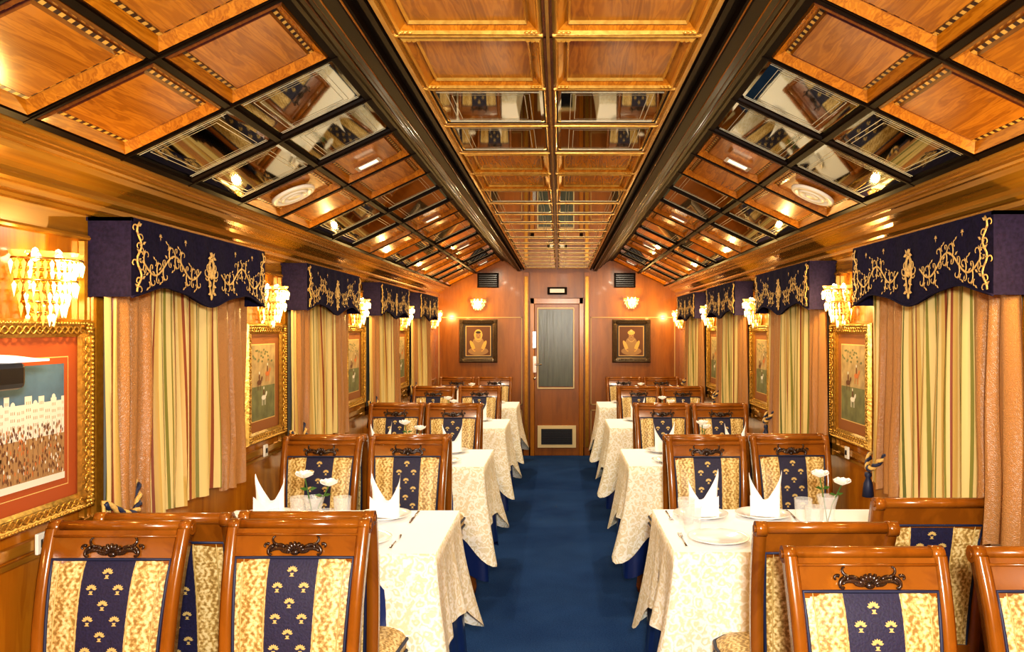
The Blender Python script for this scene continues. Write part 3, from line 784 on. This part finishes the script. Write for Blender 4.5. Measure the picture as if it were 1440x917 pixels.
def mk_vase():
    r=empty('flower_vase','cut glass vase holding white roses on table','vase','rose vases')
    a=MB(); a.lathe([(0,0),(.034,0),(.037,.006),(.030,.03),(.032,.08),(.044,.125),(.042,.125),(.030,.08),(.028,.03),(.0,.01)],14,0,smooth=False); obj('glass_vase',a,['glass'],r)
    for k,(x,y,h) in enumerate(((-.035,0,.205),(.06,-.01,.17))):
        a=MB(); a.tube([(0,0,.012),(x*.35,y*.3,.09),(x,y,h)],.0025,6,0)
        for q in (-1,1):
            a.add([(x*.6,y*.6,h*.75),(x*.6+q*.015,y*.6+.008,h*.8),(x*.6+q*.034,y*.6,h*.78),(x*.6+q*.015,y*.6-.008,h*.74)],[(0,1,2,3)],0)
        obj('rose_stem',a,['leaf'],r)
        a=MB(); a.ball((x,y,h+.012),(.010,.010,.016),0,8)
        for lay,(rr,hh,npt) in enumerate(((.013,.024,3),(.020,.026,4),(.027,.024,5))):
            for p in range(npt):
                t0=2*pi*p/npt+lay*.7; g=[]
                for u in range(5):
                    tt=t0+(u/4-.5)*2*pi/npt*1.35; row=[]
                    for v in range(5):
                        s_=v/4; rad=rr*math.sin(min(1,s_*1.1)*pi*.5)*(1+.18*s_*s_*lay)
                        row.append((x+rad*math.cos(tt),y+rad*math.sin(tt),h-.006+hh*s_*1.2-(.005*abs(u-2)*s_)))
                    g.append(row)
                a.grid(g,0)
        obj('rose_bloom',a,['rose'],r)
    return r
def mk_fork():
    a=MB(); a.tube([(0,-.09,.004),(0,-.02,.006),(0,.03,.005),(0,.045,.005)],[.005,.003,.003,.008],6,0,flat=.5)
    for q in (-1.5,-.5,.5,1.5): a.tube([(q*.0045,.045,.005),(q*.0048,.07,.006),(q*.0045,.09,.009)],.0014,5,0)
    return obj('dinner_fork',a,['steel'],label='polished steel fork beside plate',cat='fork',group='forks')
def mk_knife():
    a=MB(); a.tube([(0,-.1,.005),(0,-.05,.006),(0,0,.005)],[.006,.005,.004],6,0,flat=.5)
    a.add([(-.004,0,.004),(.007,0,.004),(.009,.06,.004),(.004,.1,.004),(-.004,.105,.004)],[(0,1,2,3,4)],0)
    return obj('dinner_knife',a,['steel'],label='polished steel knife beside plate',cat='knife',group='knives')
for t in range(4):
    for s in (-1,1):
        yc=3.12+t*1.755+(0.02 if s>0 else 0)-(.10 if t==3 else 0); xc=-.935 if s<0 else .905
        if t>0 and s>0: xc=.90
        place('table',mk_table,(xc,yc,0)); place('cloth',mk_cloth,(xc,yc,0),0 if s<0 else pi)
        PX=(xc-.23,xc+.23); VX=xc
        if t==0: PX=(.60,.865) if s>0 else (-1.235,-.745); VX=1.085 if s>0 else -.99
        for ix,px in enumerate(PX):
            for ey in (-1,1):
                x=px; y=yc+ey*.19
                if t<2 or ey>0:
                    place('plate',mk_plate,(x,y,TZ+.001))
                    if ey>0:
                        place('napkin',mk_napkin,(x+.01*ey,y,TZ+.0105),random.uniform(-.4,.4))
                if t<2:
                    gx=x+(.155 if ix==0 else -.155)
                    if t==0 and s>0: gx=(.52,1.0)[ix]
                    place('glass',mk_glass,(gx,y-ey*(.07 if not(t==0 and s>0) else .12),TZ+.001))
                if t==0 and (s<0 or ix==0):
                    place('fork',mk_fork,(x-.135,y,TZ+.001),0 if ey<0 else pi)
                if t==0 and (s<0 or ix==1):
                    place('knife',mk_knife,(x+.13,y,TZ+.001),0 if ey<0 else pi)
        place('vase',mk_vase,(VX,yc+.03,TZ+.001),.25 if t==0 else random.uniform(0,3))
# ------------------------------------------------------------ back wall, door
yw=YB
a=MB(); a.box(-.31,.24,-.03,0,.0,1.86,0)
for x0,x1 in ((-.36,-.31),(.24,.29)): a.box(x0,x1,-.05,0,0,1.93,1)
a.box(-.36,.29,-.05,0,1.86,1.93,1)
for x0,x1,z0,z1 in ((-.275,.175,.82,.835),(-.275,.175,1.80,1.815),(-.275,-.26,.82,1.81),(.165,.18,.82,1.81)): a.box(x0,x1,-.04,-.03,z0,z1,2)
d=obj('door_1',a,['door','wall','cream'],loc=(0,yw,0),label='wooden end door with dark glass pane and vent',cat='door',kind='structure',bevel=.004)
a=MB(); a.box(-.255,.16,-.045,-.031,.85,1.79,0); obj('glass_pane',a,['darkglass'],d)
a=MB()
a.box(-.27,.20,-.048,-.031,.10,.37,0); a.box(-.225,.155,-.052,-.047,.14,.33,1)
for i in range(8): a.box(-.22,.15,-.056,-.05,.15+i*.022,.158+i*.022,1)
obj('vent_grille',a,['cream','black'],d)
a=MB(); a.box(-.325,-.285,-.065,-.05,1.02,1.22,0); a.tube([(-.30,-.06,1.12),(-.30,-.10,1.12),(-.22,-.10,1.12)],.009,8,0); a.box(-.33,-.29,-.06,-.05,1.32,1.52,0); a.ball((-.305,-.07,.95),.02,0); obj('door_handle',a,['steel'],d)
n=5
def linepanel(x0,x1,z0,z1):
    global n
    a=MB(); t=.011
    for q in ((x0,x1,z0,z0+t),(x0,x1,z1-t,z1),(x0,x0+t,z0,z1),(x1-t,x1,z0,z1)): a.box(q[0],q[1],yw-.006,yw,q[2],q[3],0)
    struct('trim_%d'%n,a,['tanline'],'slim tan panel moulding on end wall'); n+=1
linepanel(-1.49,-.46,.62,1.70); linepanel(.38,1.42,.62,1.70); linepanel(-1.49,-.46,.12,.56); linepanel(.38,1.42,.12,.56)
a=MB(); a.box(-.15,.09,-.06,0,-.045,.045,0); a.box(-.12,.06,-.068,-.058,-.025,.025,1)
obj('signal_lamp',a,['dark','white_plastic'],loc=(.0,yw,EYE+.47),label='small dark framed lamp box above end door',cat='lamp',bevel=.004)
def mk_vent():
    a=MB(); a.box(-.13,.13,-.02,0,-.09,.09,0)
    for i in range(6): a.box(-.11,.11,-.026,-.018,-.075+i*.026,-.062+i*.026,1)
    return obj('air_vent',a,['dark','black'],label='dark louvred air vent high on end wall',cat='vent',group='end wall vents')
place('vent',mk_vent,(-.88,yw,EYE+.60)); place('vent',mk_vent,(.80,yw,EYE+.60))
for x in (-.41,.335):
    a=MB(); a.box(x-.035,x+.035,yw-.03,yw,0,2.25,0); a.box(x-.022,x+.022,yw-.036,yw-.028,.1,2.2,1); struct('trim_%d'%n,a,['door','cornice'],'vertical wooden pilaster beside the end door',bevel=.003); n+=1
a=MB(); a.box(L,R,yw-.02,yw,0,.10,0); struct('baseboard_back',a,['dark'],'dark wood baseboard')
def mk_diff():
    a=MB(); a.lathe([(0,-.012),(.03,-.014),(.032,-.004),(.045,-.004),(.047,-.016),(.06,-.016),(.062,-.005),(.075,-.005),(.078,-.014),(.098,-.010),(.1,0),(0,0)],32,0)
    return obj('ceiling_speaker',a,['white_plastic'],label='round white ceiling speaker grille',cat='speaker',group='ceiling speakers')
for s in (-1,1):
    o=place('diff',mk_diff,slopeM(s,3.5)@Vector((.56,0,-.006))); o.rotation_euler=(0,s*ang,0)
def mk_down():
    r=empty('ceiling_light','small rectangular lit ceiling lamp in metal frame','ceiling lamp','ceiling lamps')
    a=MB(); a.ring(.12,.08,0,.12,.08,-.02,0); a.ring(.12,.08,-.02,.09,.05,-.02,0); a.ring(.09,.05,-.02,.09,.05,-.008,0); obj('lamp_frame',a,['steel'],r)
    a=MB(); a.box(-.044,.044,-.023,.023,-.012,-.006,0); obj('lamp_diffuser',a,['bulb2'],r); return r
for s in (-1,1):
    for y in (3.52,5.28,7.04,8.8):
        p=slopeM(s,y)@Vector((.2,0,-.006)); o=place('down',mk_down,p); o.rotation_euler=(0,s*ang,0)
        lamp('AREA',slopeM(s,y)@Vector((.2,0,-.04)),10,(1,.86,.64),.05,(0,s*ang,0))
def mk_sw():
    a=MB(); a.box(-.022,.022,-.01,0,-.03,.03,0); a.box(-.009,.009,-.014,-.008,-.012,.012,1)
    return obj('light_switch',a,['white_plastic','black'],label='white light switch plate on wooden wall',cat='switch',group='switches',bevel=.002)
for s,y in ((-1,2.27),(-1,4.0),(1,3.93)):
    X=L if s<0 else R
    place('sw',mk_sw,(X+(.021 if s<0 else -.021),y,.93),pi/2 if s<0 else -pi/2)
r=empty('wall_reading_lamp','black wall lamp with white top given an added glow beside painting','wall lamp'); r.location=(L,1.98,1.455); r.rotation_euler=(0,0,pi/2)
a=MB(); a.box(-.05,.05,-.015,0,-.06,.04,0); a.tube([(0,-.01,0),(0,-.08,.01)],.01,8,0); obj('lamp_bracket',a,['black'],r)
a=MB(); a.box(-.07,.05,-.15,-.04,-.060,.012,0); obj('lamp_head',a,['black'],r,bevel=.016)
a=MB()
a.grid([[(-.075+.15*i/8,-.19+.155*j/6,.018+.012*math.sin(pi*i/8)*math.sin(pi*j/6)) for j in range(7)] for i in range(9)],0); a.box(-.075,.075,-.19,-.035,.012,.018,0); obj('lamp_shade',a,['lampwhite'],r)
# ------------------------------------------------------------ lights & camera
lamp('POINT',(.10,-.15,1.80),350,(1,.97,.90),.10)
lamp('AREA',(CX,-.9,2.15),22,(1,.90,.72),.9,(math.radians(65),0,0))  # added fill light behind the camera, no real lamp hangs there
w=bpy.data.worlds.new('world'); sc.world=w; w.use_nodes=True
w.node_tree.nodes['Background'].inputs[0].default_value=(1,.8,.55,1); w.node_tree.nodes['Background'].inputs[1].default_value=.3
cam=bpy.data.cameras.new('camera'); co=link(bpy.data.objects.new('camera',cam)); co.location=(0,0,EYE); co.rotation_euler=(pi/2,0,0)
cam.sensor_width=36; cam.lens=F/1440*36; cam.shift_x=-67/1440; cam.shift_y=4.5/1440; cam.clip_start=.05
sc.camera=co
